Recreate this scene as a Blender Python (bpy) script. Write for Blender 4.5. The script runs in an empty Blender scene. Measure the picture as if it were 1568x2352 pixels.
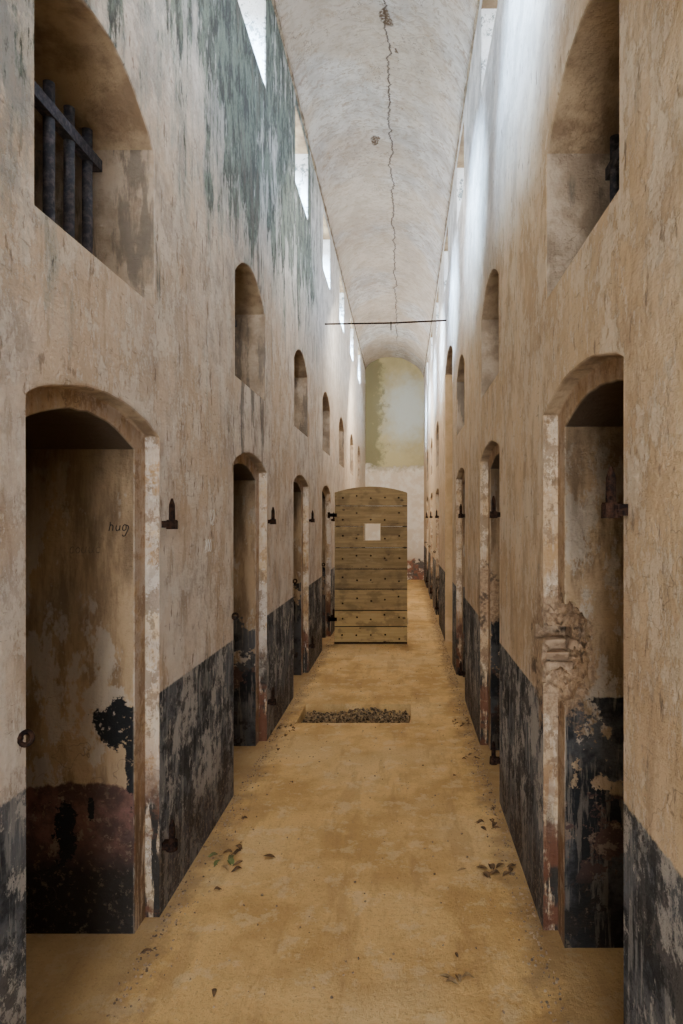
import bpy, bmesh, math, random
from mathutils import Vector, Matrix
random.seed(7)
S = bpy.context.scene
COL = S.collection
XL, XR = -0.976, 0.545
TH = 0.62
RB = 0.057      # depth of the door rebate
Y0, Y1 = -3.0, 16.4
ZL, ZR = 5.48, 5.28
H = 1.6

# ------------------------------------------------------------------ node helper
class NB:
    def __init__(s, name, rough=0.9):
        s.mat = bpy.data.materials.new(name); s.mat.use_nodes = True
        s.nt = s.mat.node_tree; s.nt.nodes.clear()
        s.out = s.nt.nodes.new('ShaderNodeOutputMaterial')
        s.b = s.nt.nodes.new('ShaderNodeBsdfPrincipled')
        s.nt.links.new(s.b.outputs[0], s.out.inputs[0])
        s.b.inputs['Roughness'].default_value = rough
        s.b.inputs['Specular IOR Level'].default_value = 0.2
        s.g = s.nt.nodes.new('ShaderNodeNewGeometry')
        s.pos = s.g.outputs['Position']
        sp = s.nt.nodes.new('ShaderNodeSeparateXYZ'); s.nt.links.new(s.pos, sp.inputs[0])
        s.x, s.y, s.z = sp.outputs
        sn = s.nt.nodes.new('ShaderNodeSeparateXYZ'); s.nt.links.new(s.g.outputs['True Normal'], sn.inputs[0])
        s.nx, s.ny, s.nz = sn.outputs
    def setin(s, sock, v):
        if isinstance(v, bpy.types.NodeSocket): s.nt.links.new(v, sock)
        elif isinstance(v, tuple) and len(v) == 3 and sock.type == 'RGBA': sock.default_value = (*v, 1)
        else: sock.default_value = v
    def m(s, op, a, b=None, c=None, clamp=False):
        n = s.nt.nodes.new('ShaderNodeMath'); n.operation = op; n.use_clamp = clamp
        s.setin(n.inputs[0], a)
        if b is not None: s.setin(n.inputs[1], b)
        if c is not None: s.setin(n.inputs[2], c)
        return n.outputs[0]
    def add(s, a, b): return s.m('ADD', a, b)
    def mul(s, a, b): return s.m('MULTIPLY', a, b)
    def ss(s, v, lo, hi):
        n = s.nt.nodes.new('ShaderNodeMapRange'); n.interpolation_type = 'SMOOTHSTEP'
        s.setin(n.inputs[0], v)
        if lo <= hi:
            n.inputs[1].default_value = lo; n.inputs[2].default_value = hi; n.inputs[3].default_value = 0; n.inputs[4].default_value = 1
        else:
            n.inputs[1].default_value = hi; n.inputs[2].default_value = lo; n.inputs[3].default_value = 1; n.inputs[4].default_value = 0
        return n.outputs[0]
    def mix(s, f, a, b, mode='MIX'):
        n = s.nt.nodes.new('ShaderNodeMix'); n.data_type = 'RGBA'; n.blend_type = mode
        s.setin(n.inputs[0], f); s.setin(n.inputs[6], a); s.setin(n.inputs[7], b)
        return n.outputs[2]
    def vec(s, sx=1, sy=1, sz=1, off=(0, 0, 0)):
        n = s.nt.nodes.new('ShaderNodeMapping'); n.inputs['Scale'].default_value = (sx, sy, sz)
        n.inputs['Location'].default_value = off
        s.nt.links.new(s.pos, n.inputs[0]); return n.outputs[0]
    def noise(s, v, scale, detail=6, rough=0.6, dist=0.0):
        n = s.nt.nodes.new('ShaderNodeTexNoise'); s.nt.links.new(v, n.inputs['Vector'])
        n.inputs['Scale'].default_value = scale; n.inputs['Detail'].default_value = detail
        n.inputs['Roughness'].default_value = rough; n.inputs['Distortion'].default_value = dist
        return n.outputs[0]
    def voro(s, v, scale, feat='DISTANCE_TO_EDGE'):
        n = s.nt.nodes.new('ShaderNodeTexVoronoi'); n.feature = feat; s.nt.links.new(v, n.inputs['Vector'])
        n.inputs['Scale'].default_value = scale; return n.outputs[0]
    def band(s, v, a, b, c, d):
        return s.mul(s.ss(v, a, b), s.ss(v, d, c))
    def spot(s, cs, r0, r1, wob=None):   # cs: list of (coord,center,halfsize)
        acc = None
        for co, c, h in cs:
            t = s.m('POWER', s.m('ABSOLUTE', s.mul(s.add(co, -c), 1.0 / h)), 2.0)
            acc = t if acc is None else s.add(acc, t)
        r = s.m('SQRT', acc)
        if wob is not None: r = s.add(r, wob)
        return s.ss(r, r1, r0)
    def fin(s, color, h=None, strength=0.4, dist=0.02, rough=None):
        s.setin(s.b.inputs['Base Color'], color)
        if rough is not None: s.setin(s.b.inputs['Roughness'], rough)
        if h is not None:
            n = s.nt.nodes.new('ShaderNodeBump'); n.inputs['Strength'].default_value = strength
            n.inputs['Distance'].default_value = dist
            s.nt.links.new(h, n.inputs['Height']); s.nt.links.new(n.outputs[0], s.b.inputs['Normal'])
        return s.mat

# ------------------------------------------------------------------ wall material
def wall_mat(side):
    n = NB('plaster_' + side)
    V = n.pos
    L = side == 'left'
    big = n.noise(V, 1.1, 4, 0.55)
    mid = n.noise(V, 5.0, 8, 0.65)
    mid2 = n.noise(n.vec(1, 1, .8, (11, 4, 7)), 3.2, 9, 0.72)
    fine = n.noise(V, 40.0, 6, 0.7)
    streak = n.noise(n.vec(6, 6, 1.2), 1.5, 8, 0.68)
    streak2 = n.noise(n.vec(22, 22, 2.2, (3, 1, 2)), 1.4, 6, 0.7)
    hatch = n.noise(n.vec(5, 9, 26, (1, 7, 2)), 1.0, 6, 0.7)
    if L: c0, c1, c2 = (0.67, 0.575, 0.49), (0.45, 0.375, 0.315), (0.58, 0.43, 0.29)
    else: c0, c1, c2 = (0.67, 0.515, 0.35), (0.47, 0.335, 0.21), (0.62, 0.44, 0.26)
    col = n.mix(n.ss(mid2, 0.42, 0.58), c0, c1)
    col = n.mix(n.mul(n.ss(big, 0.42, 0.58), 0.65), col, c2)
    col = n.mix(n.mul(n.ss(streak, 0.53, 0.62), 0.45), col, (0.31, 0.22, 0.14))
    # pale paint scars + upper whitewash, bluish daylight painted into its colour
    pale = n.mul(n.ss(n.noise(n.vec(2.5, 2.5, 1.8, (9, 3, 5)), 2.0, 10, 0.78), 0.50, 0.54), 0.5)
    col = n.mix(pale, col, (0.76, 0.70, 0.63) if L else (0.73, 0.62, 0.48))
    pale2 = n.mul(n.ss(n.noise(n.vec(14, 14, 6.5, (5, 6, 5)), 1.6, 8, 0.78), 0.56, 0.60), 0.45)
    col = n.mix(pale2, col, (0.76, 0.71, 0.65) if L else (0.73, 0.64, 0.52))
    up = n.mul(n.ss(n.add(n.z, n.mul(big, 0.8)), 3.2, 4.5), 0.85)
    col = n.mix(up, col, n.mix(n.ss(mid, 0.4, 0.60), (0.79, 0.82, 0.86), (0.52, 0.55, 0.59)))
    # small dark scratches, horizontal nicks
    sc = n.mul(n.ss(n.noise(n.vec(16, 16, 6, (2, 5, 8)), 1.5, 6, 0.65), 0.60, 0.66), 0.7)
    col = n.mix(sc, col, (0.19, 0.135, 0.095))
    nk = n.mul(n.ss(n.noise(n.vec(3, 4, 20, (2, 5, 8)), 2.2, 6, 0.7), 0.62, 0.66), 0.5)
    col = n.mix(nk, col, (0.21, 0.15, 0.105))
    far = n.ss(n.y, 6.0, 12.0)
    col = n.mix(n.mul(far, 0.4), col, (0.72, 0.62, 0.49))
    if L:
        f = n.mul(n.band(n.y, 3.2, 4.0, 6.0, 8.5), n.ss(n.z, 2.5, 4.3))
        f2 = n.mul(n.band(n.y, 1.3, 2.0, 3.5, 4.4), n.ss(n.z, 2.5, 3.9))
        f3 = n.mul(n.ss(n.y, 2.3, 1.2), n.ss(n.z, 1.7, 3.0))
        fld = n.add(n.add(n.mul(f, 0.175), n.mul(f2, 0.145)), n.mul(f3, 0.165))
        blo = n.noise(n.vec(2.4, 2.4, 1.1, (21, 2, 3)), 1.5, 10, 0.78)
        mm = n.add(n.add(n.mul(streak, 0.30), n.add(n.mul(streak2, 0.15), n.mul(blo, 0.55))), fld)
        mask = n.ss(mm, 0.62, 0.655)
        mcol = n.mix(n.ss(n.noise(n.vec(4, 4, 2.0, (8, 1, 1)), 2.2, 10, 0.78), 0.43, 0.56), (0.022, 0.028, 0.027), (0.15, 0.195, 0.165))
        col = n.mix(n.mul(n.ss(mm, 0.55, 0.63), 0.5), col, (0.30, 0.345, 0.33))
        col = n.mix(n.mul(n.mul(n.m('MAXIMUM', f3, n.mul(f2, .6)), n.ss(mid2, .48, .53)), 0.65), col, (0.20, 0.225, 0.25))
        col = n.mix(n.mul(mask, 0.88), col, mcol)
        st = n.mul(n.ss(n.add(streak, n.mul(n.band(n.y, 3.2, 3.9, 4.3, 4.8), 0.12)), 0.65, 0.70), 0.7)
        col = n.mix(n.mul(st, n.ss(n.z, 1.6, 2.1)), col, (0.12, 0.11, 0.10))
    wallc = col
    # ---- dado
    jit = n.mul(n.add(fine, -0.5), 0.03)
    zz = n.add(n.z, jit)
    dm = n.ss(zz, 0.905, 0.895)
    dcol = n.mix(n.ss(mid, 0.40, 0.56), (0.024, 0.026, 0.030), (0.11, 0.113, 0.121))
    dcol = n.mix(n.mul(n.ss(streak2, 0.49, 0.58), 0.7), dcol, (0.27, 0.26, 0.245))
    dcol = n.mix(n.mul(n.ss(n.noise(n.vec(1.6, 1.6, 1, (4, 4, 1)), 3.2, 10, 0.8), 0.51, 0.54), 0.8), dcol, (0.42, 0.385, 0.345))
    dcol = n.mix(n.mul(n.ss(n.noise(n.vec(1.6, 1.6, 1.5, (14, 4, 1)), 2.6, 10, 0.8), 0.515, 0.545), 0.8), dcol, (0.030, 0.029, 0.030))
    low = n.ss(n.add(n.z, n.mul(n.add(mid, -0.5), 0.5)), 0.45, 0.10)
    dcol = n.mix(n.mul(low, 0.65), dcol, (0.075, 0.052, 0.038))
    dcol = n.mix(n.mul(low, n.mul(n.ss(fine, 0.54, 0.60), 0.6)), dcol, (0.32, 0.24, 0.165))
    col = n.mix(dm, col, dcol)
    # ---- reveals (faces looking along the corridor)
    rv = n.ss(n.m('ABSOLUTE', n.ny), 0.3, 0.6)
    ax = n.m('ABSOLUTE', n.x)
    edge = (abs(XL) if L else XR) + RB + 0.002
    inner = n.ss(ax, edge - 0.006, edge + 0.006)
    rc = n.mix(n.ss(streak, 0.42, 0.6), (0.41, 0.29, 0.175), (0.23, 0.155, 0.092))
    rc = n.mix(n.mul(n.ss(n.noise(n.vec(2, 2, 1, (1, 9, 5)), 2.4, 9, 0.75), 0.52, 0.56), 0.6), rc, (0.47, 0.42, 0.36))
    rc = n.mix(n.mul(n.ss(n.add(n.z, n.mul(streak, 0.9)), 1.7, 2.4), 0.7), rc, (0.10, 0.068, 0.042))  # shade under the arches painted into the reveal tops
    jamb = n.mix(n.ss(mid, 0.42, 0.58), (0.62, 0.48, 0.32), (0.40, 0.26, 0.14))
    jamb = n.mix(n.ss(mid2, .46, .52), jamb, wallc)
    jamb = n.mix(n.mul(n.ss(streak2, 0.50, 0.58), 0.4), jamb, (0.64, 0.57, 0.48))
    jamb = n.mix(n.mul(n.ss(n.noise(n.vec(2, 2, 1.4, (3, 3, 3)), 6, 9, 0.8), 0.52, 0.55), 0.7), jamb, (0.22, 0.145, 0.09))
    blob = n.noise(n.vec(1, 1, 1, (7, 2, 3)), 4.0, 8, 0.68)
    rz = n.add(n.z, n.mul(n.add(mid, -0.5), 0.16))
    wob = n.mul(n.add(n.noise(V, 11, 8, 0.75), -0.5), 3.2)
    redc = n.mix(n.ss(blob, 0.42, 0.56), (0.18, 0.09, 0.072), (0.08, 0.046, 0.038))
    redc = n.mix(n.ss(n.add(rz, n.mul(blob, 0.5)), 0.60, 0.46), redc, (0.026, 0.021, 0.018))
    redc = n.mix(n.mul(n.ss(fine, 0.56, 0.64), 0.5), redc, (0.25, 0.17, 0.115))
    redc = n.mix(n.mul(n.ss(n.noise(V, 7, 8, 0.75), 0.56, 0.59), 0.55), redc, (0.28, 0.21, 0.145))
    blk = n.mix(n.ss(mid, 0.42, 0.58), (0.016, 0.017, 0.019), (0.08, 0.078, 0.078))
    blk = n.mix(n.mul(n.ss(streak2, 0.53, 0.6), .5), blk, (0.23, 0.19, 0.15))
    generic = n.mul(n.ss(rz, 0.93, 0.92), n.ss(n.add(blob, n.mul(n.add(fine, -.5), .14)), 0.545, 0.525))
    red = n.ss(rz, 0.575, 0.56)
    rc = n.mix(red, rc, redc)
    if L:
        generic = n.mul(generic, n.ss(n.y, 3.0, 3.1))
        sp1 = n.m('MAXIMUM', n.spot([(n.x, -1.095, 0.095), (n.z, 0.81, 0.085)], 0.95, 1.0, wob),
                  n.m('MAXIMUM', n.spot([(n.x, -1.045, 0.022), (n.z, 0.66, 0.16)], 0.95, 1.05, wob),
                      n.m('MAXIMUM', n.spot([(n.x, -1.30, 0.045), (n.z, 0.40, 0.10)], 0.95, 1.05, wob), n.spot([(n.x, -1.20, 0.014), (n.z, 0.49, 0.05)], 0.95, 1.05, wob))))
        rc = n.mix(n.mul(n.mul(sp1, n.ss(fine, .66, .60)), n.ss(n.y, 3.0, 2.9)), rc, (0.014, 0.014, 0.015))
    rc = n.mix(generic, rc, blk)
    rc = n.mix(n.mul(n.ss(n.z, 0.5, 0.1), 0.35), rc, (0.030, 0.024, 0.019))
    jb = n.mul(n.ss(n.add(n.z, n.mul(blob, 0.9)), 1.12, 0.85), n.ss(streak2, 0.44, 0.50))
    jamb = n.mix(jb, jamb, (0.04, 0.035, 0.03))
    jamb = n.mix(n.mul(n.ss(n.z, 0.8, 0.2), n.ss(mid, 0.48, 0.56)), jamb, (0.15, 0.062, 0.035))
    dr = n.mix(inner, jamb, rc)
    wr = n.mix(n.ss(mid, 0.4, 0.6), (0.45, 0.365, 0.285), (0.27, 0.21, 0.155))
    wr = n.mix(n.mul(n.ss(streak, 0.52, 0.60), 0.7), wr, (0.12, 0.105, 0.09))
    dr = n.mix(n.ss(n.z, 2.2, 2.25), dr, wr)
    cl = n.mix(n.ss(n.noise(V, 9, 10, .82), .53, .57), (0.86, 0.90, 0.95), (0.22, 0.27, 0.29))  # clerestory reveals: daylight glare put into the pale colour, grey blotches of peeled mould
    dr = n.mix(n.ss(n.z, 4.3, 4.35), dr, cl)
    if not L: # plain tan cheek of the tall side passage
        tp = n.mul(n.mul(n.ss(n.y, 6.8, 6.85), n.ss(n.y, 8.3, 8.25)), n.ss(n.z, 4.35, 4.3))
        dr = n.mix(tp, dr, n.mix(n.ss(mid, .4, .6), (0.70, 0.50, 0.29), (0.58, 0.40, 0.22)))
    col = n.mix(rv, col, dr)
    # rebate cheeks share the jamb paint
    ck = n.mul(n.mul(n.ss(n.m('ABSOLUTE', n.nx), 0.5, 0.7), n.ss(ax, edge - 0.03, edge - 0.015)), n.ss(ax, edge + 0.03, edge + 0.015))
    col = n.mix(ck, col, n.mix(0.5, jamb, (0.30, 0.18, 0.095)))
    # soffits / sills
    so = n.ss(n.m('ABSOLUTE', n.nz), 0.5, 0.8)
    sc2 = n.mix(n.ss(mid, 0.4, 0.6), (0.46, 0.35, 0.23), (0.26, 0.185, 0.12))
    sc2 = n.mix(n.mul(inner, n.ss(n.z, 2.2, 2.1)), sc2, (0.08, 0.055, 0.036))  # shade inside the doorways put into the soffit colour
    col = n.mix(so, col, sc2)
    if not L:
        w = n.m('MAXIMUM', n.spot([(n.x, 0.59, 0.15), (n.y, 2.45, 0.25), (n.z, 1.06, 0.28)], 0.8, 1.0, n.mul(wob, .5)),
                n.spot([(n.x, 0.59, 0.13), (n.y, 4.45, 0.2), (n.z, 1.05, 0.24)], 0.8, 1.0, n.mul(wob, .5)))
        wc = n.mix(n.ss(fine, 0.4, 0.6), (0.44, 0.30, 0.185), (0.24, 0.155, 0.095))
        wc = n.mix(n.ss(mid, 0.54, 0.60), wc, (0.08, 0.055, 0.04))
        col = n.mix(n.mul(w, 0.85), col, wc)
    # hairline cracks
    cv = n.noise(V, 1.3, 5, 0.6)
    cr = n.mul(n.ss(n.m('ABSOLUTE', n.add(cv, -0.5)), 0.0020, 0.0005), n.ss(big, 0.50, 0.60))
    col = n.mix(n.mul(cr, 0.5), col, (0.12, 0.09, 0.07))
    h = n.add(n.mul(mid, 0.7), n.add(n.mul(fine, 0.2), n.add(n.mul(hatch, 0.28), n.mul(pale, -0.14))))
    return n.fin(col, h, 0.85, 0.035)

def floor_mat():
    n = NB('sandy_earth_floor')
    mid = n.noise(n.pos, 2.2, 8, 0.65); fine = n.noise(n.pos, 60, 6, 0.75); big = n.noise(n.pos, 0.9, 4, 0.5)
    c = n.mix(n.ss(mid, 0.4, 0.60), (0.74, 0.475, 0.195), (0.54, 0.33, 0.125))
    c = n.mix(n.mul(n.ss(big, 0.48, 0.60), 0.6), c, (0.77, 0.54, 0.27))
    c = n.mix(n.mul(n.ss(fine, 0.52, 0.66), 0.45), c, (0.28, 0.17, 0.075))
    tr = n.noise(n.vec(2.6, 0.5, 1), 2.0, 8, 0.68)
    c = n.mix(n.mul(n.ss(tr, 0.51, 0.60), 0.45), c, (0.40, 0.24, 0.10))
    c = n.mix(n.mul(n.ss(n.noise(n.pos, 7, 8, 0.75), 0.53, 0.59), 0.4), c, (0.78, 0.60, 0.36))
    sp = n.noise(n.pos, 130, 2, 0.5)
    c = n.mix(n.mul(n.ss(sp, 0.67, 0.72), 0.6), c, (0.12, 0.08, 0.05))
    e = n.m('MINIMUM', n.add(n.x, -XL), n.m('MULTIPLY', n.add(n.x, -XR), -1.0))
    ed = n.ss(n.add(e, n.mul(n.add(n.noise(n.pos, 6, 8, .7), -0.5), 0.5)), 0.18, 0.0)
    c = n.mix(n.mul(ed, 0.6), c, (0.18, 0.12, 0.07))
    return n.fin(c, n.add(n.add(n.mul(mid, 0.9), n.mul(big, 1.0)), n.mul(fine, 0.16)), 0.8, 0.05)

def ceil_mat():
    n = NB('whitewashed_vault_plaster')
    mid = n.noise(n.pos, 4, 8, 0.65)
    hatch = n.noise(n.vec(5, 9, 5, (1, 7, 2)), 2.2, 8, 0.7, 0.8)
    big = n.noise(n.pos, 0.8, 4, 0.5); fine = n.noise(n.pos, 50, 4, 0.6)
    c = n.mix(n.ss(mid, 0.4, 0.60), (0.80, 0.785, 0.775), (0.60, 0.58, 0.57))
    c = n.mix(n.mul(n.ss(hatch, 0.51, 0.59), 0.6), c, (0.40, 0.33, 0.275))
    c = n.mix(n.mul(n.ss(n.noise(n.pos, 9, 8, 0.75), 0.56, 0.60), 0.5), c, (0.37, 0.265, 0.18))
    c = n.mix(n.mul(n.ss(n.add(big, n.mul(n.ss(n.y, 6.5, 11), 0.12)), 0.50, 0.62), 0.45), c, (0.66, 0.52, 0.37))
    cx = n.add(n.mul(n.add(n.noise(n.vec(0, 1, 0), 2.2, 8, 0.75), -0.5), 0.30), -0.135)
    cr = n.mul(n.ss(n.m('ABSOLUTE', n.add(n.x, n.mul(cx, -1.0))), 0.010, 0.004), n.ss(n.y, 15.5, 14.0))
    c = n.mix(n.mul(cr, 0.85), c, (0.09, 0.06, 0.045))
    for (sx, sy, r) in ((-0.125, 5.25, 0.06), (-0.315, 7.0, 0.06), (-0.05, 5.6, 0.02)):
        c = n.mix(n.mul(n.spot([(n.add(n.x, n.mul(n.add(mid, -0.5), 0.25)), sx, r), (n.y, sy, r * 1.8)], 0.7, 1.0), n.ss(fine, 0.3, 0.5)), c, (0.14, 0.09, 0.055))
    cr2 = n.mul(n.ss(n.m('ABSOLUTE', n.add(n.noise(n.pos, 1.1, 6, 0.6), -0.47)), 0.0025, 0.0008), n.ss(big, 0.45, 0.55))
    c = n.mix(n.mul(cr2, 0.6), c, (0.22, 0.16, 0.12))
    return n.fin(c, n.add(n.mul(hatch, 0.6), n.add(n.mul(mid, 0.4), n.mul(cr, -0.5))), 0.9, 0.045)

def end_mat():
    n = NB('mouldy_end_plaster')
    mid = n.noise(n.pos, 3.5, 8, 0.7); big = n.noise(n.pos, 1.4, 5, 0.6)
    base = n.mix(n.ss(mid, 0.42, 0.6), (0.88, 0.84, 0.78), (0.76, 0.68, 0.58))
    zz = n.add(n.z, n.mul(n.add(mid, -0.5), 0.6))
    green = n.mix(n.ss(big, 0.4, 0.6), (0.58, 0.52, 0.30), (0.48, 0.43, 0.25))
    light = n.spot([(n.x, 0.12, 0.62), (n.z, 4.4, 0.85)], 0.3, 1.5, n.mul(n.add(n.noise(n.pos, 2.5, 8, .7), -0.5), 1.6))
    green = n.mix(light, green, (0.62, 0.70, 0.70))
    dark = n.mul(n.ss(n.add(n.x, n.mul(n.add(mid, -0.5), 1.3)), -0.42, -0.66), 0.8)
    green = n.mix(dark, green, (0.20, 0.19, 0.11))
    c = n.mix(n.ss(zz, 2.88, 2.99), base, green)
    c = n.mix(n.mul(n.band(zz, 2.8, 2.9, 2.94, 3.0), 0.4), c, (0.30, 0.26, 0.19))
    c = n.mix(n.mul(n.ss(n.add(n.z, mid), 1.35, 1.1), .4), c, (0.60, 0.45, 0.28))
    red = n.ss(n.add(n.z, n.mul(n.add(mid, -0.5), 0.4)), 0.58, 0.50)
    c = n.mix(n.mul(red, n.ss(n.noise(n.pos, 5, 8, .75), .58, .54)), c, n.mix(n.ss(n.noise(n.pos, 3, 8, .7), 0.45, 0.55), (0.34, 0.16, 0.11), (0.15, 0.13, 0.12)))
    return n.fin(c, mid, 0.5, 0.03)

def rust_mat():
    n = NB('rusty_iron', 0.95)
    a = n.noise(n.pos, 60, 6, 0.7)
    c = n.mix(n.ss(a, 0.4, 0.62), (0.008, 0.006, 0.006), (0.040, 0.020, 0.013))
    n.b.inputs['Specular IOR Level'].default_value = 0.04
    return n.fin(c, a, 0.8, 0.006)

def bar_mat():
    n = NB('weathered_bar_iron', 0.85)
    a = n.noise(n.pos, 45, 6, 0.7)
    c = n.mix(n.ss(a, 0.42, 0.66), (0.040, 0.043, 0.055), (0.12, 0.105, 0.11))
    return n.fin(c, a, 0.6, 0.004)

ZB = [0.012, 0.225, 0.43, 0.70, 0.955, 1.225, 1.495, 1.755, 2.02]
def wood_mat():
    n = NB('weathered_door_wood', 0.85)
    g = n.noise(n.vec(1.5, 3, 26), 1.6, 6, 0.62, 0.25); b = n.noise(n.vec(1, 1, 1.5), 3.5, 7, 0.65)
    c = n.mix(n.ss(g, 0.36, 0.64), (0.38, 0.265, 0.125), (0.19, 0.128, 0.06))
    tones = [(0.50, 0.34, 0.135), (0.45, 0.30, 0.12), (0.32, 0.215, 0.095), (0.22, 0.15, 0.072), (0.18, 0.125, 0.062), (0.25, 0.175, 0.088), (0.22, 0.15, 0.075), (0.27, 0.19, 0.095)]
    for k in range(8):
        c = n.mix(n.mul(n.band(n.z, ZB[k] - .001, ZB[k] + .001, ZB[k+1] - .001, ZB[k+1] + .001), 0.55), c, tones[k])
    c = n.mix(n.mul(n.ss(b, 0.49, 0.60), 0.5), c, (0.10, 0.07, 0.04))
    c = n.mix(n.mul(n.ss(b, 0.44, 0.36), 0.3), c, (0.42, 0.32, 0.17))
    k = n.voro(n.vec(1, 1, 1.6, (2, 0, 0)), 5.0, 'F1')
    c = n.mix(n.mul(n.ss(k, 0.14, 0.07), 0.8), c, (0.05, 0.032, 0.02))
    for z in ZB[1:-1]:
        c = n.mix(n.ss(n.m('ABSOLUTE', n.add(n.z, -z)), 0.008, 0.004), c, (0.03, 0.02, 0.013))
    return n.fin(c, g, 0.4, 0.006)

def simple(name, c0, c1, scale=12, rough=0.9, bump=0.3):
    n = NB(name, rough); a = n.noise(n.pos, scale, 6, 0.65)
    return n.fin(n.mix(n.ss(a, 0.4, 0.6), c0, c1), a, bump, 0.01)

ML, MR = wall_mat('left'), wall_mat('right')
MF, MC, ME = floor_mat(), ceil_mat(), end_mat()
MRUST, MBAR, MWOOD = rust_mat(), bar_mat(), wood_mat()
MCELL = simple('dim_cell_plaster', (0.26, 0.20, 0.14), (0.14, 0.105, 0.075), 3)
MSTONE = simple('gravel_and_litter', (0.42, 0.29, 0.16), (0.05, 0.036, 0.024), 38)
MDEB = simple('plaster_crumbs', (0.42, 0.30, 0.19), (0.13, 0.09, 0.06), 25)
MLEAF = [simple('dead_leaf_brown', (0.17, 0.10, 0.05), (0.07, 0.045, 0.026), 30),
         simple('dead_leaf_tan', (0.38, 0.26, 0.13), (0.22, 0.14, 0.07), 30),
         simple('dead_leaf_olive', (0.14, 0.17, 0.06), (0.10, 0.09, 0.04), 30)]
MBRICK = simple('crumbling_brick', (0.42, 0.30, 0.20), (0.23, 0.155, 0.10), 16, bump=1.0)
MTRIM = simple('cornice_plaster', (0.40, 0.33, 0.25), (0.18, 0.14, 0.10), 14, bump=0.8)
MBLACK = simple('charcoal_scrawl', (0.012, 0.012, 0.012), (0.03, 0.026, 0.022), 40)
MGREY = simple('faint_scrawl', (0.10, 0.075, 0.05), (0.17, 0.12, 0.08), 40)
MCHALK = simple('pale_scratch', (0.88, 0.86, 0.83), (0.76, 0.73, 0.69), 40)
MPALE = simple('bare_sapwood', (0.50, 0.38, 0.23), (0.36, 0.26, 0.15), 20)

# ------------------------------------------------------------------ mesh helpers
def meta(o, label=None, cat=None, kind=None, group=None):
    if label: o['label'] = label
    if cat: o['category'] = cat
    if kind: o['kind'] = kind
    if group: o['group'] = group
    return o
def from_bm(name, bm, mat=None, parent=None, smooth=False):
    bmesh.ops.recalc_face_normals(bm, faces=bm.faces)
    me = bpy.data.meshes.new(name); bm.to_mesh(me); bm.free()
    if smooth:
        for p in me.polygons: p.use_smooth = True
    if mat: me.materials.append(mat)
    ob = bpy.data.objects.new(name, me); COL.objects.link(ob)
    if parent: ob.parent = parent
    return ob
def bm_box(bm, x0, x1, y0, y1, z0, z1):
    vs = [bm.verts.new(p) for p in ((x0,y0,z0),(x1,y0,z0),(x1,y1,z0),(x0,y1,z0),(x0,y0,z1),(x1,y0,z1),(x1,y1,z1),(x0,y1,z1))]
    for f in ((0,3,2,1),(4,5,6,7),(0,1,5,4),(1,2,6,5),(2,3,7,6),(3,0,4,7)): bm.faces.new([vs[i] for i in f])
    return vs
def bm_arch(bm, xa, xb, y0, y1, z0, zs, za, seg=12, jitter=0.0, z0b=None):
    """arched prism through X; profile in YZ"""
    if z0b is None: z0b = z0
    w = (y1 - y0) / 2; yc = (y0 + y1) / 2; r = za - zs
    top = []
    if r > 1e-4:
        R = (w * w + r * r) / (2 * r); a = math.asin(min(1, w / R))
        for i in range(seg + 1):
            t = a - 2 * a * i / seg
            top.append((yc + R * math.sin(t) , zs + R * math.cos(t) - (R - r)))
    else: top = [(y1, zs), (y0, zs)]
    if jitter:
        top = [top[0]] + [(p[0], p[1] + random.uniform(-jitter, jitter)) for p in top[1:-1]] + [top[-1]]
    rows = []
    for X, zb in ((xa, z0), (xb, z0b)):
        rows.append([bm.verts.new((X, p[0], p[1])) for p in [(y0, zb), (y1, zb)] + top])
    k = len(rows[0])
    bm.faces.new(rows[0]); bm.faces.new(rows[1][::-1])
    for i in range(k):
        j = (i + 1) % k
        bm.faces.new((rows[0][j], rows[0][i], rows[1][i], rows[1][j]))
def boolean(ob, bm, op='DIFFERENCE'):
    bmesh.ops.recalc_face_normals(bm, faces=bm.faces)
    me = bpy.data.meshes.new('cut'); bm.to_mesh(me); bm.free()
    c = bpy.data.objects.new('cut', me); COL.objects.link(c)
    md = ob.modifiers.new('b', 'BOOLEAN'); md.object = c; md.operation = op; md.solver = 'EXACT'
    dg = bpy.context.evaluated_depsgraph_get()
    nm = bpy.data.meshes.new_from_object(ob.evaluated_get(dg))
    ob.modifiers.clear(); old = ob.data; ob.data = nm
    bpy.data.meshes.remove(old); bpy.data.objects.remove(c); bpy.data.meshes.remove(me)

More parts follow.
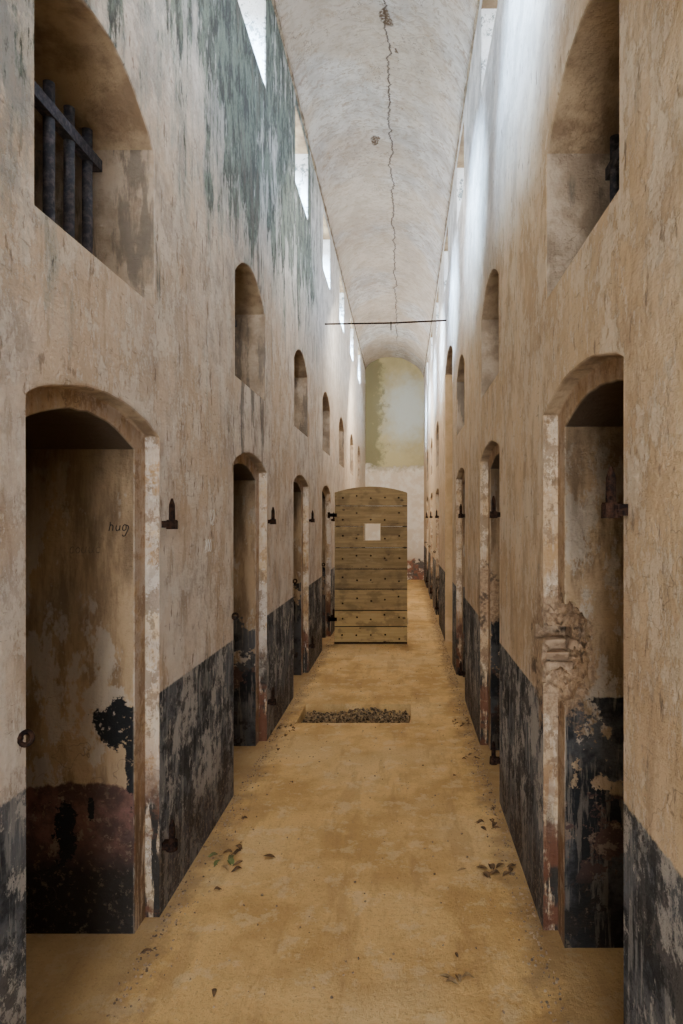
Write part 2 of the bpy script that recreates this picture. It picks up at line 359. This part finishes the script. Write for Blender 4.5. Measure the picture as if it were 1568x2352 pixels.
# ------------------------------------------------------------------ walls
PER = 2.0
LD = [1.64 + PER * i for i in range(0, 7)]
RD = [1.56 + PER * i for i in range(0, 7)]
def build_wall(side):
    s = -1 if side == 'left' else 1
    X = XL if side == 'left' else XR
    zt = ZL if side == 'left' else ZR
    x0, x1 = (X, X + s * TH)
    D = LD if side == 'left' else RD
    bm = bmesh.new(); bm_box(bm, min(x0, x1), max(x0, x1), Y0, Y1 + 0.3, -0.3, zt + 0.02)
    # slice into panels so that every boolean face stays simple
    for yy in [D[0] - 0.55 + PER * k for k in range(-1, 8)] :
        bmesh.ops.bisect_plane(bm, geom=bm.verts[:] + bm.edges[:] + bm.faces[:], plane_co=(0, yy, 0), plane_no=(0, 1, 0))
    for z in (2.25, 4.2):
        bmesh.ops.bisect_plane(bm, geom=bm.verts[:] + bm.edges[:] + bm.faces[:], plane_co=(0, 0, z), plane_no=(0, 0, 1))
    ob = from_bm('wall_' + side, bm, ML if side == 'left' else MR)
    zs, za = (1.925, 2.015) if side == 'left' else (2.0, 2.075)
    ws, wa, wz = (3.04, 3.20, 2.43) if side == 'left' else (2.98, 3.13, 2.43)
    # pass 1: outer rebates, pass 2: inner throats + windows
    b1, b2, b3 = bmesh.new(), bmesh.new(), bmesh.new()
    for i, d in enumerate(D):
        if side == 'right' and i == 3:
            bm_arch(b2, X - s * 0.05, X + s * (TH + 0.1), 6.95, 8.15, -0.02, 3.45, 3.62, 14)
        else:
            j = random.uniform(-.01, .01)
            bm_arch(b1, X - s * 0.05, X + s * RB, d + j, d + 0.89, -0.02, zs, za + j, 14, 0.003)
            bm_arch(b2, X - s * 0.06, X + s * (TH + 0.1), d + 0.07, d + 0.79, -0.03, zs - 0.06, za - 0.07, 14, 0.003)
            bm_arch(b3, X - s * 0.05, X + s * (TH + 0.1), d + 0.04, d + 0.83, wz, ws, wa, 14, 0.003, wz + 0.03)
    for i in range(-2, 7):
        d = 1.74 + PER * i if side == 'left' else 1.64 + PER * i
        top = zt - 0.10
        bm_arch(b3, X - s * 0.05, X + s * (TH + 0.1), d, d + 0.76, 4.66 if side == 'left' else 4.55, top - 0.03, top, 6, 0, 4.80)
    boolean(ob, b1); boolean(ob, b2); boolean(ob, b3)
    # crumbled hollow on the jamb
    if side == 'right':
        for d, zc in ((2.35, 1.10),):
            b = bmesh.new()
            bmesh.ops.create_icosphere(b, subdivisions=4, radius=1)
            for v in b.verts:
                k = 1 + 0.16 * math.sin(v.co.x * 5 + 1) * math.cos(v.co.z * 6) + 0.10 * math.sin(v.co.z * 14 + v.co.y * 9) + random.uniform(-.05, .05)
                v.co = Vector((0.61 + v.co.x * k * 0.090, d + 0.045 + v.co.y * k * 0.125, zc + v.co.z * k * 0.19))
            boolean(ob, b)
            b = bmesh.new()   # bolt pocket
            bm_box(b, 0.50, 0.665, d + .02, d + .24, 1.11, 1.17)
            boolean(ob, b)
    b = bmesh.new(); b.from_mesh(ob.data)
    bmesh.ops.remove_doubles(b, verts=b.verts, dist=0.0008)
    # soften the arrises: weight only sharp edges of the corridor side
    for e in b.edges:
        if len(e.link_faces) == 2 and e.calc_length() > 0.004:
            ang = e.calc_face_angle(0)
            ok = ang > math.radians(50) and all(abs(v.co.x - X) < 0.1 for v in e.verts) and all(v.co.z > -0.01 for v in e.verts)
            if ok and side == 'right' and any(2.2 < v.co.y < 2.65 and 0.8 < v.co.z < 1.4 for v in e.verts): ok = False
            if ok: e.select = True
    lay = b.edges.layers.float.get('bevel_weight_edge') or b.edges.layers.float.new('bevel_weight_edge')
    for e in b.edges: e[lay] = 1.0 if e.select else 0.0
    b.to_mesh(ob.data); b.free()
    md = ob.modifiers.new('bev', 'BEVEL'); md.width = 0.011; md.segments = 3; md.limit_method = 'WEIGHT'
    return ob
WL = meta(build_wall('left'), 'tall peeling plaster wall with arched cell openings and black dado', 'wall', 'structure')
WR = meta(build_wall('right'), 'tall tan plaster wall with arched cell openings and black dado', 'wall', 'structure')

# end wall and entrance wall
bm = bmesh.new(); bm_box(bm, XL - 0.0, XR + 0.0, Y1, Y1 + 0.3, -0.3, 6.0)
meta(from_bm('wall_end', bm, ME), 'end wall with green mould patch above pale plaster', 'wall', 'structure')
bm = bmesh.new(); bm_box(bm, XL, XR, Y0, Y0 + 0.3, -0.3, 6.0)
wb = from_bm('wall_entrance', bm, ML)
b = bmesh.new(); bm_box(b, XL + 0.25, XR - 0.25, Y0 - .1, Y0 + .4, 0, 2.6); boolean(wb, b)
meta(wb, 'plaster entrance wall with open doorway', 'wall', 'structure')

# floor with pit
PX0, PX1, PY0, PY1 = -0.835, 0.066, 4.93, 5.43
bm = bmesh.new(); bm_box(bm, -4.2, 3.8, Y0, Y1 + 0.3, -0.35, 0.0)
FL = from_bm('floor', bm, MF)
b = bmesh.new(); bm_box(b, PX0, PX1, PY0, PY1, -0.12, 0.1); boolean(FL, b)
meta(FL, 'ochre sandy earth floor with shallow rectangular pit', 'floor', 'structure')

# vault
bm = bmesh.new(); seg = 24; rows = []
for Y in [Y0 + (Y1 + 0.3 - Y0) * k / 60 for k in range(61)]:
    r0, r1 = [], []
    for i in range(seg + 1):
        t = i / seg; a = math.pi * (0.12 + 0.76 * t)
        base = ZL + (ZR - ZL) * t
        bump = (math.sin(a) - math.sin(math.pi * 0.12)) / (1 - math.sin(math.pi * 0.12)) * 0.40
        cx = math.cos(math.pi * .12)
        x = (XL + XR) / 2 + (-math.cos(a) / cx) * (XR - XL) / 2
        wob = 0.008 * math.sin(Y * 2.3 + i) * math.sin(Y * 0.9)
        r0.append(bm.verts.new((x, Y, base + bump + wob))); r1.append(bm.verts.new((x, Y, base + bump + 0.15)))
    rows.append((r0, r1))
for k in range(60):
    for i in range(seg):
        bm.faces.new((rows[k][0][i], rows[k][0][i+1], rows[k+1][0][i+1], rows[k+1][0][i]))
        bm.faces.new((rows[k][1][i], rows[k+1][1][i], rows[k+1][1][i+1], rows[k][1][i+1]))
    for i in (0, seg):
        bm.faces.new((rows[k][0][i], rows[k+1][0][i], rows[k+1][1][i], rows[k][1][i]))
meta(from_bm('ceiling', bm, MC, smooth=True), 'whitewashed barrel vault with long central crack', 'ceiling', 'structure')

# cornice
for nm, X, Z, s in (('trim_1', XL, ZL, 1), ('trim_2', XR, ZR, -1)):
    bm = bmesh.new(); pr = [(0, -0.035), (0.012, -0.03), (0.022, -0.008), (0.018, 0.012), (0, 0.02)]
    N = 160; R = []
    for k in range(N + 1):
        Y = Y0 + 0.3 + (Y1 - Y0 - 0.3) * k / N; j = random.uniform(0.6, 1.15)
        R.append([bm.verts.new((X - s * 0.004 + s * p[0] * j, Y, Z + p[1] * j)) for p in pr])
    for k in range(N):
        for i in range(len(pr)):
            i2 = (i + 1) % len(pr); bm.faces.new((R[k][i], R[k][i2], R[k+1][i2], R[k+1][i]))
    bm.faces.new(R[0]); bm.faces.new(R[-1][::-1])
    meta(from_bm(nm, bm, MTRIM), 'thin crumbling plaster cornice at the vault springing', 'cornice', 'structure')

# cells behind the walls
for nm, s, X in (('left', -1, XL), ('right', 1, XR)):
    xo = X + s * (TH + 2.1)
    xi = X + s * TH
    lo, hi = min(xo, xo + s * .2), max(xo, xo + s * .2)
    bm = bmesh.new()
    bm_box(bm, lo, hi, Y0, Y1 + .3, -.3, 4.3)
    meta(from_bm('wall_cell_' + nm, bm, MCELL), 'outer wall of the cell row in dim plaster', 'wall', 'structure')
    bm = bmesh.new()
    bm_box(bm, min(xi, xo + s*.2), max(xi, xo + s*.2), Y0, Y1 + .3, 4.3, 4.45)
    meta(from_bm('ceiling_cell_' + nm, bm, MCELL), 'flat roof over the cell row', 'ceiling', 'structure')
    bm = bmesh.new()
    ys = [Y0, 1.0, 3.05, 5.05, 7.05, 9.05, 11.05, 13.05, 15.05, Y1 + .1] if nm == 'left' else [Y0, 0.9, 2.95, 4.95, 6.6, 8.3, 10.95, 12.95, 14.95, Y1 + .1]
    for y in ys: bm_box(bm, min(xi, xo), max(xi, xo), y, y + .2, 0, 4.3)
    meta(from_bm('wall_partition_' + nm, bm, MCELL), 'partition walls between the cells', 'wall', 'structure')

# ------------------------------------------------------------------ hinges, rings, grilles
def cyl(bm, p0, p1, r0, r1, seg=12):
    p0, p1 = Vector(p0), Vector(p1); d = p1 - p0
    M = Matrix.Translation((p0 + p1) / 2) @ d.to_track_quat('Z', 'Y').to_matrix().to_4x4()
    bmesh.ops.create_cone(bm, cap_ends=True, segments=seg, radius1=r0, radius2=r1, depth=d.length, matrix=M)
def copy_tree(root, loc, rotz=0.0):
    r = root.copy(); COL.objects.link(r); r.location = loc; r.rotation_euler = (0, 0, rotz)
    for c in root.children:
        k = c.copy(); k.parent = r; COL.objects.link(k)
    return r
def make_pintle():
    e = bpy.data.objects.new('pintle_hinge', None); COL.objects.link(e); e.empty_display_size = .05
    bm = bmesh.new(); vs = bm_box(bm, -0.015, 0.054, -0.018, 0.018, -0.014, 0.014)
    cyl(bm, (0.036, 0, -0.020), (0.036, 0, 0.018), 0.023, 0.021, 14)
    from_bm('bracket', bm, MRUST, e)
    bm = bmesh.new(); cyl(bm, (0.036, 0, 0.016), (0.036, 0, 0.078), 0.0130, 0.012, 12); cyl(bm, (0.036, 0, 0.078), (0.036, 0, 0.105), 0.012, 0.004, 12)
    from_bm('pin', bm, MRUST, e)
    return e
P = make_pintle(); first = True
def place_p(loc, rot, lab):
    global first
    if first:
        P.location = loc; P.rotation_euler = (0, 0, rot); o = P; first = False
    else: o = copy_tree(P, loc, rot)
    meta(o, lab, 'hinge', group='iron door pintles')
for i, d in enumerate(LD):
    for z in (1.575, 0.27):
        place_p((XL, d + 0.93, z), 0, 'rusty iron pintle set in the peeling wall beside an opening')
for i, d in enumerate(RD):
    if i == 3: continue
    for z in (1.62, 0.24):
        place_p((XR, d - 0.0 - (0.015), z), math.pi, 'rusty iron pintle on the tan plaster beside an opening')

def torus(bm, R, r, M, a=20, b=8):
    rows = []
    for i in range(a):
        t = 2 * math.pi * i / a; row = []
        for j in range(b):
            u = 2 * math.pi * j / b
            row.append(bm.verts.new(M @ Vector(((R + r * math.cos(u)) * math.cos(t), (R + r * math.cos(u)) * math.sin(t), r * math.sin(u)))))
        rows.append(row)
    for i in range(a):
        for j in range(b): bm.faces.new((rows[i][j], rows[(i+1) % a][j], rows[(i+1) % a][(j+1) % b], rows[i][(j+1) % b]))
def make_ring():
    e = bpy.data.objects.new('latch_ring', None); COL.objects.link(e)
    bm = bmesh.new(); torus(bm, 0.016, 0.0065, Matrix.Translation((0.018, 0, 0)) @ Matrix.Rotation(math.radians(70), 4, 'X'))
    from_bm('ring', bm, MRUST, e, True)
    bm = bmesh.new(); cyl(bm, (-0.015, 0, 0.0), (0.008, 0, 0), 0.008, 0.007, 10); from_bm('shank', bm, MRUST, e)
    return e
R0 = make_ring(); firstr = True
for X, ds, rot, off in ((XL, LD, 0, -0.035), (XR, RD, math.pi, 0.93)):
    for i, d in enumerate(ds):
        if X == XR and i in (0, 1, 2, 3): continue
        loc = (X, d + off, 1.04)
        if firstr: R0.location = loc; R0.rotation_euler = (0, 0, rot); o = R0; firstr = False
        else: o = copy_tree(R0, loc, rot)
        meta(o, 'small rusty iron latch ring fixed in the wall', 'ring', group='iron latch rings')

def grille(X, y0, y1, zr, za):
    e = bpy.data.objects.new('window_grille', None); COL.objects.link(e); e.location = (X, 0, 0)
    bm = bmesh.new(); bm_box(bm, -0.014, 0.024, y0 - .04, y1 + .04, zr - .022, zr + .022)
    from_bm('rail', bm, MBAR, e)
    n = int((y1 - y0) / 0.12)
    for k in range(n):
        y = y0 + (k + .5) * (y1 - y0) / n
        bm = bmesh.new(); cyl(bm, (0.0, y, 2.42), (0.0, y, min(za, zr + 0.10)), 0.019, 0.0185, 20)
        from_bm('bar', bm, MBAR, e, True)
    return e
for i in (0, 1, 2):
    meta(grille(-1.20, LD[i] + .045, LD[i] + .825, 2.975, 3.1), 'dark iron bars under a flat rail in window', 'window bars', group='barred cell windows')
    meta(grille(0.78, RD[i] + .045, RD[i] + .825, 2.90, 3.06), 'dark iron bars under a flat rail in window', 'window bars', group='barred cell windows')

# ------------------------------------------------------------------ the wooden door
DY = 8.0
dx0, dx1 = -0.865, 0.050
door = bpy.data.objects.new('door_1', None); COL.objects.link(door); door.location = (XL + 0.03, DY, 0)
meta(door, 'weathered plank cell door with square peephole standing wide open', 'door', 'structure')
ox = -(XL + 0.03)
def dl(o): o.parent = door; o.location = (ox, -DY, 0); return o
zb = ZB
bm = bmesh.new()
def archz(x):
    t = (x - (dx0 + dx1) / 2) / ((dx1 - dx0) / 2); return 1.925 + 0.075 * (1 - t * t)
for k in range(8):
    z0, z1 = zb[k] + 0.002, zb[k+1] - 0.002
    if k < 7: bm_box(bm, dx0, dx1, DY, DY + .035, z0, z1)
    else:
        n = 16; F, B = [], []
        xs = [dx0 + (dx1 - dx0) * i / n for i in range(n + 1)]
        for Y, L in ((DY, F), (DY + .035, B)):
            L += [bm.verts.new((dx0, Y, z0)), bm.verts.new((dx1, Y, z0))] + [bm.verts.new((x, Y, archz(x))) for x in reversed(xs)]
        bm.faces.new(F); bm.faces.new(B[::-1])
        for i in range(len(F)): bm.faces.new((F[i], B[i], B[(i+1) % len(F)], F[(i+1) % len(F)]))
pl = from_bm('plank_panel', bm, MWOOD)
b = bmesh.new(); bm_box(b, -0.491, -0.287, DY - .1, DY + .1, 1.318, 1.528); boolean(pl, b)
md = pl.modifiers.new('bev', 'BEVEL'); md.width = 0.003; md.segments = 2; md.limit_method = 'ANGLE'
dl(pl)
bm = bmesh.new()
bm_box(bm, dx0 + .01, dx0 + .055, DY + .03, DY + .06, .03, 1.9); bm_box(bm, dx1 - .055, dx1 - .01, DY + .03, DY + .06, .03, 1.9)
dl(from_bm('back_batten', bm, MWOOD, door))
for nm, a in (('bottom_strip', (dx0 - .004, dx1 + .004, DY - .008, DY + .0, .008, .03)), ('side_strip', (dx1 - .012, dx1 + .006, DY - .007, DY + .0, .01, 1.92)), ('side_strip', (dx0 + .05, dx0 + .056, DY - .004, DY + .0, .03, 1.93))):
    bm = bmesh.new(); bm_box(bm, *a); dl(from_bm(nm, bm, MRUST if nm != 'side_strip' else MWOOD, door))
bm = bmesh.new()
for (a0, a1, z0, z1) in ((-.500, -.278, 1.528, 1.535), (-.500, -.278, 1.311, 1.318), (-.498, -.491, 1.318, 1.528), (-.287, -.280, 1.318, 1.528)):
    bm_box(bm, a0, a1, DY - .004, DY + .036, z0, z1)
dl(from_bm('peephole_frame', bm, MPALE, door))
bm = bmesh.new()
for k in range(8):
    z = (zb[k] + zb[k+1]) / 2
    if k == 7: z = 1.84
    for i in range(5):
        x = dx0 + .1 + (dx1 - dx0 - .2) * i / 4
        if -.52 < x < -.26 and 1.28 < z < 1.56: continue
        for zz in (z + random.uniform(-.05, .05),):
            cyl(bm, (x + random.uniform(-.015, .015), DY - .006, zz), (x, DY + .003, zz), .010, .012, 8)
nl = dl(from_bm('nail_heads', bm, MRUST, door))
for z in (1.60, 0.28):
    bm = bmesh.new(); cyl(bm, (XL + .036, DY + .017, z), (XL + .036, DY + .017, z + .075), .017, .017, 12)
    bm_box(bm, XL + .04, dx0 + .03, DY - .007, DY - .001, z + .015, z + .06)
    bm_box(bm, XL + .04, dx0 + .02, DY - .007, DY + .02, z + .015, z + .06)
    dl(from_bm('hinge_strap', bm, MRUST, door))
bm = bmesh.new(); bm_box(bm, dx1, dx1 + .02, DY + .0, DY + .03, .25, .33); dl(from_bm('latch_plate', bm, MPALE, door))

# ------------------------------------------------------------------ tie rod
rod = bpy.data.objects.new('tie_rod', None); COL.objects.link(rod); rod.location = (0, 7.9, 4.04)
meta(rod, 'thin rusty iron tie rod spanning between the walls', 'rod')
bm = bmesh.new(); cyl(bm, (XL - .02, 0, -.012), (-0.15, 0, .0), .011, .011); cyl(bm, (-.15, 0, 0), (XR + .02, 0, .035), .011, .011)
from_bm('bar', bm, MRUST, rod)
bm = bmesh.new(); cyl(bm, (-.15, 0, .01), (-.15, 0, -.09), .009, .006); torus(bm, .016, .006, Matrix.Translation((-.15, 0, 0)) @ Matrix.Rotation(math.pi/2, 4, 'Y'), 14, 6)
from_bm('hook', bm, MRUST, rod)

# ------------------------------------------------------------------ gravel, crumbs, leaves
def rocks(name, n, posf, size, mat):
    bm = bmesh.new()
    for _ in range(n):
        x, y, z = posf(); s = random.uniform(*size)
        M = Matrix.Translation((x, y, z + s * .3)) @ Matrix.Rotation(random.uniform(0, 6.28), 4, Vector((random.random(), random.random(), random.random() + .1)).normalized()) @ Matrix.Diagonal((s, s * random.uniform(.5, 1), s * random.uniform(.3, .8), 1))
        bmesh.ops.create_icosphere(bm, subdivisions=1, radius=1, matrix=M)
    for v in bm.verts: v.co += Vector((random.uniform(-1, 1), random.uniform(-1, 1), random.uniform(-1, 1))) * 0.0012
    return from_bm(name, bm, mat)
def pitpos():
    x = random.uniform(PX0 + .018, PX1 - .018); y = random.uniform(PY0 + .018, PY1 - .018)
    lift = .035 * (0.5 + .5 * math.sin(x * 9 + 1) * math.cos(y * 11)) + .02
    return (x, y, -.12 + random.uniform(0, lift + .035))
meta(rocks('pit_gravel', 3000, pitpos, (.005, .021), MSTONE),
     'brown gravel and dry leaf litter filling the floor pit', 'gravel', 'stuff')
def edge():
    while True:
        y = random.uniform(1.6, 12)
        if random.random() < .5:
            x = XL + abs(random.gauss(0, .06)) + .008
        else: x = XR - abs(random.gauss(0, .05)) - .008
        if PX0 - .01 < x < PX1 + .01 and PY0 - .01 < y < PY1 + .01: continue
        return (x, y, 0)
def sc():
    while True:
        x, y = random.uniform(XL, XR), random.uniform(1.9, 9)
        if PX0 - .01 < x < PX1 + .01 and PY0 - .01 < y < PY1 + .01: continue
        return (x, y, 0)
meta(rocks('floor_grit', 4200, lambda: edge() if random.random() < .88 else sc(), (.0018, .0075), MDEB), 'plaster crumbs and grit scattered over the sandy floor', 'debris', 'stuff')

leafm = []
for k in range(3):
    bm = bmesh.new(); N = 8; L = .060; rows = []
    for i in range(N + 1):
        t = i / N; w = (0.21 + .05 * k) * L * math.sin(math.pi * t) ** .8 * (1 - .25 * t) + .0006
        cz = .006 * math.sin(math.pi * t * (1 + k * .5)) + .002
        rows.append([bm.verts.new((L * (t - .5), sgn * w + .006 * math.sin(t * 3), cz + (abs(sgn) ** 1.5) * (.005 + .003 * k) * math.sin(math.pi * t) + .0015 * random.random())) for sgn in (-1, -.5, 0, .5, 1)])
    for i in range(N):
        for j in range(4): bm.faces.new((rows[i][j], rows[i+1][j], rows[i+1][j+1], rows[i][j+1]))
    me = bpy.data.meshes.new('leaf'); bmesh.ops.recalc_face_normals(bm, faces=bm.faces); bm.to_mesh(me); bm.free(); leafm.append(me)
leaf_mesh = {}
for k in range(3):
    for q in range(3):
        me = leafm[k].copy(); me.materials.append(MLEAF[q]); leaf_mesh[(k, q)] = me
names = ['brown', 'tan', 'olive']
placed = []
def leaf(px, py, s=1.0, q=0, jit=0):
    for _ in range(60):
        qx = px + random.uniform(-jit, jit); qy = py + random.uniform(-jit * .45, jit * .45)
        d = H * 1450 / (qy - 1190); x = (qx - 925) * d / 1450
        x = max(XL + .035, min(XR - .035, x))
        if all((x - a) ** 2 + (d - b) ** 2 > (.040 * s) ** 2 for a, b in placed) and not (PX0 - .03 < x < PX1 + .03 and PY0 - .03 < d < PY1 + .03): break
        jit += .6
    placed.append((x, d))
    o = bpy.data.objects.new('dead_leaf', leaf_mesh[(random.randrange(3), q)]); COL.objects.link(o)
    o.location = (x, d, .001); o.rotation_euler = (random.uniform(-.12, .12), random.uniform(-.12, .12), random.uniform(0, 6.28)); o.scale = (s,) * 3
    meta(o, 'curled dry %s leaf lying on the sandy floor' % names[q], 'leaf', group='dead leaves on the floor')
for k in range(8): leaf(515, 1982, .9, random.choice([2, 0, 1]), 32)
for k in range(3): leaf(532, 1962, .9, 0, 10)
leaf(618, 1970, 1.1, 0)
for k in range(8): leaf(1145, 2003, .9, 0, 26)
for k in range(5): leaf(1115, 1897, .9, 0, 24)
for k in range(4): leaf(1048, 2250, .8, 1, 22)
for a in ((490, 2283, .7, 0), (213, 2190, .8, 0), (500, 2045, .6, 0), (670, 1797, .6, 0), (1060, 2000, .8, 1), (1045, 1782, .5, 0), (1050, 2195, .5, 0), (560, 1880, .7, 0), (1130, 1860, .6, 0), (640, 1722, .7, 0), (655, 1690, .7, 0)): leaf(*a)
for k in range(10): leaf(652, 1670, .6, 0, 26)
for k in range(10): leaf(1062, 1660, .6, 0, 25)
for k in range(5): leaf(1085, 1740, .6, 0, 20)

# ------------------------------------------------------------------ rubble core in the jamb hollow
for d, zc in ((2.35, 1.10),):
    bm = bmesh.new(); z = zc - .16
    while z < zc + .13:
        hw = .070 * math.sqrt(max(0.05, 1 - ((z + .022 - zc) / .19) ** 2)) - .008
        x = .615 - hw + random.uniform(-.01, .01)
        while x < .615 + hw - .02:
            w = min(random.uniform(.05, .11), .615 + hw - x)
            if not (zc - .01 < z < zc + .08 and x < .65) and random.random() < .85:
                fy = random.uniform(.07, .11) + (.045 if x < .59 else 0)
                vs = bm_box(bm, x, x + w - .002, d + fy, d + .20, z, z + .044)
                for v in vs: v.co += Vector((random.uniform(-.010, .010), random.uniform(-.026, .026), random.uniform(-.007, .007)))
            x += w
        z += .047
    o = from_bm('exposed_bricks', bm, MBRICK, WR)
    md = o.modifiers.new('b', 'BEVEL'); md.width = .011; md.segments = 3

# ------------------------------------------------------------------ graffiti (hand-drawn strokes)
GL = {
 'h': (.62, [[(0, .80), (.03, .5), (0, 0)], [(.01, .35), (.12, .52), (.27, .48), (.32, .2), (.33, 0)]]),
 'u': (.60, [[(0, .5), (0, .15), (.12, 0), (.27, .08), (.33, .5)], [(.33, .5), (.34, .15), (.40, 0)]]),
 'g': (.60, [[(.34, .45), (.15, .55), (0, .3), (.10, .04), (.28, .1), (.36, .5), (.38, -.3), (.22, -.52), (.04, -.38)]]),
 'c': (.48, [[(.30, .42), (.14, .5), (0, .25), (.12, 0), (.32, .08)]]),
 'o': (.50, [[(.16, .5), (0, .25), (.16, 0), (.34, .25), (.16, .5)]]),
 '4': (.62, [[(.2, 1), (0, .4), (.42, .38)], [(.32, .75), (.30, 0)]]),
 '2': (.60, [[(0, .8), (.18, 1), (.36, .78), (.2, .4), (0, 0), (.42, .03)]]),
 '0': (.58, [[(.2, 1), (0, .5), (.2, 0), (.4, .5), (.2, 1)]]),
}
def scrawl(body, loc, size, mat, rot, parent, r=.0011, slant=.15):
    cu = bpy.data.curves.new('t', 'CURVE'); cu.dimensions = '3D'; cu.bevel_depth = r; cu.bevel_resolution = 0
    ox_ = 0
    for ch in body:
        w_, strokes = GL[ch]
        for st in strokes:
            sp_ = cu.splines.new('BEZIER'); sp_.bezier_points.add(len(st) - 1)
            for bp, (a, b_) in zip(sp_.bezier_points, st):
                bp.co = ((ox_ + a + slant * b_) * size, (b_ + random.uniform(-.02, .02)) * size, 0); bp.handle_left_type = bp.handle_right_type = 'AUTO'
        ox_ += w_
    o = bpy.data.objects.new('t', cu); COL.objects.link(o)
    me = bpy.data.meshes.new_from_object(o.evaluated_get(bpy.context.evaluated_depsgraph_get()))
    bpy.data.objects.remove(o); me.materials.clear(); me.materials.append(mat)
    g = bpy.data.objects.new('graffiti', me); COL.objects.link(g); g.location = loc; g.rotation_euler = rot; g.parent = parent
    g['label'] = 'handwritten scrawl on the plaster'
yr = LD[0] + .79
fx = lambda px: (px - 925) / 1450 * yr
fz = lambda py: H - (py - 1190) / 1450 * yr
scrawl('hug', (fx(250), yr - .0008, fz(1219)), .042, MBLACK, (math.pi/2, 0, 0), WL, .0018)
scrawl('couuc', (fx(160), yr - .0006, fz(1270)), .046, MGREY, (math.pi/2, 0, 0), WL, .0013)
def wy(px): return XL * -1450 / (925 - px)
def wz(px, py): return H - (py - 1190) / 1450 * wy(px)
scrawl('42', (XL + .0008, wy(480), wz(480, 1205)), .075, MCHALK, (math.pi/2, 0, math.pi/2), WL, .0018)
scrawl('200', (XL + .0008, wy(470), wz(470, 1268)), .060, MCHALK, (math.pi/2, 0, math.pi/2), WL, .0018)

# ------------------------------------------------------------------ light
w = bpy.data.worlds.new('sky'); S.world = w; w.use_nodes = True
nt = w.node_tree; bg = nt.nodes['Background']
tc = nt.nodes.new('ShaderNodeTexCoord'); sp = nt.nodes.new('ShaderNodeSeparateXYZ'); nt.links.new(tc.outputs['Generated'], sp.inputs[0])
mr = nt.nodes.new('ShaderNodeMapRange'); mr.inputs[1].default_value = -.2; mr.inputs[2].default_value = .7; nt.links.new(sp.outputs[2], mr.inputs[0])
mx = nt.nodes.new('ShaderNodeMix'); mx.data_type = 'RGBA'; nt.links.new(mr.outputs[0], mx.inputs[0])
mx.inputs[6].default_value = (0.94, 0.94, 0.94, 1); mx.inputs[7].default_value = (0.50, 0.73, 1.0, 1)
nt.links.new(mx.outputs[2], bg.inputs[0]); bg.inputs[1].default_value = 27.0
def portal(loc, rot, sx, sy):
    l = bpy.data.lights.new('sky_portal', 'AREA'); l.shape = 'RECTANGLE'; l.size = sx; l.size_y = sy
    l.cycles.is_portal = True
    o = bpy.data.objects.new('sky_portal', l); COL.objects.link(o); o.location = loc; o.rotation_euler = rot
for i in range(-2, 7):
    portal((XL - TH - .01, 1.74 + PER * i + .38, 5.08), (0, -math.pi/2, 0), .62, .76)
    portal((XR + TH + .01, 1.64 + PER * i + .38, 4.98), (0, math.pi/2, 0), .6, .76)
portal((-.21, Y0 - .02, 1.3), (math.pi/2, 0, 0), 1.02, 2.6)
sl = bpy.data.lights.new('sun', 'SUN'); sl.energy = 240; sl.angle = math.radians(30); sl.color = (0.52, 0.75, 1.0)
so = bpy.data.objects.new('sun', sl); COL.objects.link(so)
so.rotation_euler = Vector((-1.0, -0.45, 0.70)).to_track_quat('Z', 'Y').to_euler()
# fill lights added to brighten the corridor, no fixtures there, aimed down its length
def fill_light(y, z, tilt, P, c=(1.0, 0.85, 0.66), sx=1.0, sy=.6):
    l = bpy.data.lights.new('corridor_fill', 'AREA'); l.shape = 'RECTANGLE'; l.size = sx; l.size_y = sy; l.energy = P; l.color = c
    o = bpy.data.objects.new('corridor_fill', l); COL.objects.link(o); o.location = (-.215, y, z)
    d = Vector((0, math.cos(math.radians(tilt)), -math.sin(math.radians(tilt))))
    o.rotation_euler = (-d).to_track_quat('Z', 'X').to_euler()
for y, z, t, P in ((-1.6, 3.0, 12, 33), (2.2, 4.5, 42, 26), (5.2, 4.5, 42, 28), (8.6, 4.5, 58, 52), (11.4, 4.0, 38, 85)):
    fill_light(y, z, t, P)

# ------------------------------------------------------------------ camera
cd = bpy.data.cameras.new('camera'); cam = bpy.data.objects.new('camera', cd); COL.objects.link(cam)
cam.location = (0, 0, H); cam.rotation_euler = (math.pi / 2, 0, 0)
cd.sensor_fit = 'VERTICAL'; cd.sensor_height = 36; cd.lens = 1450 / 2352 * 36
cd.shift_x = -141 / 2352; cd.shift_y = 14 / 2352; cd.clip_start = 0.02
S.camera = cam
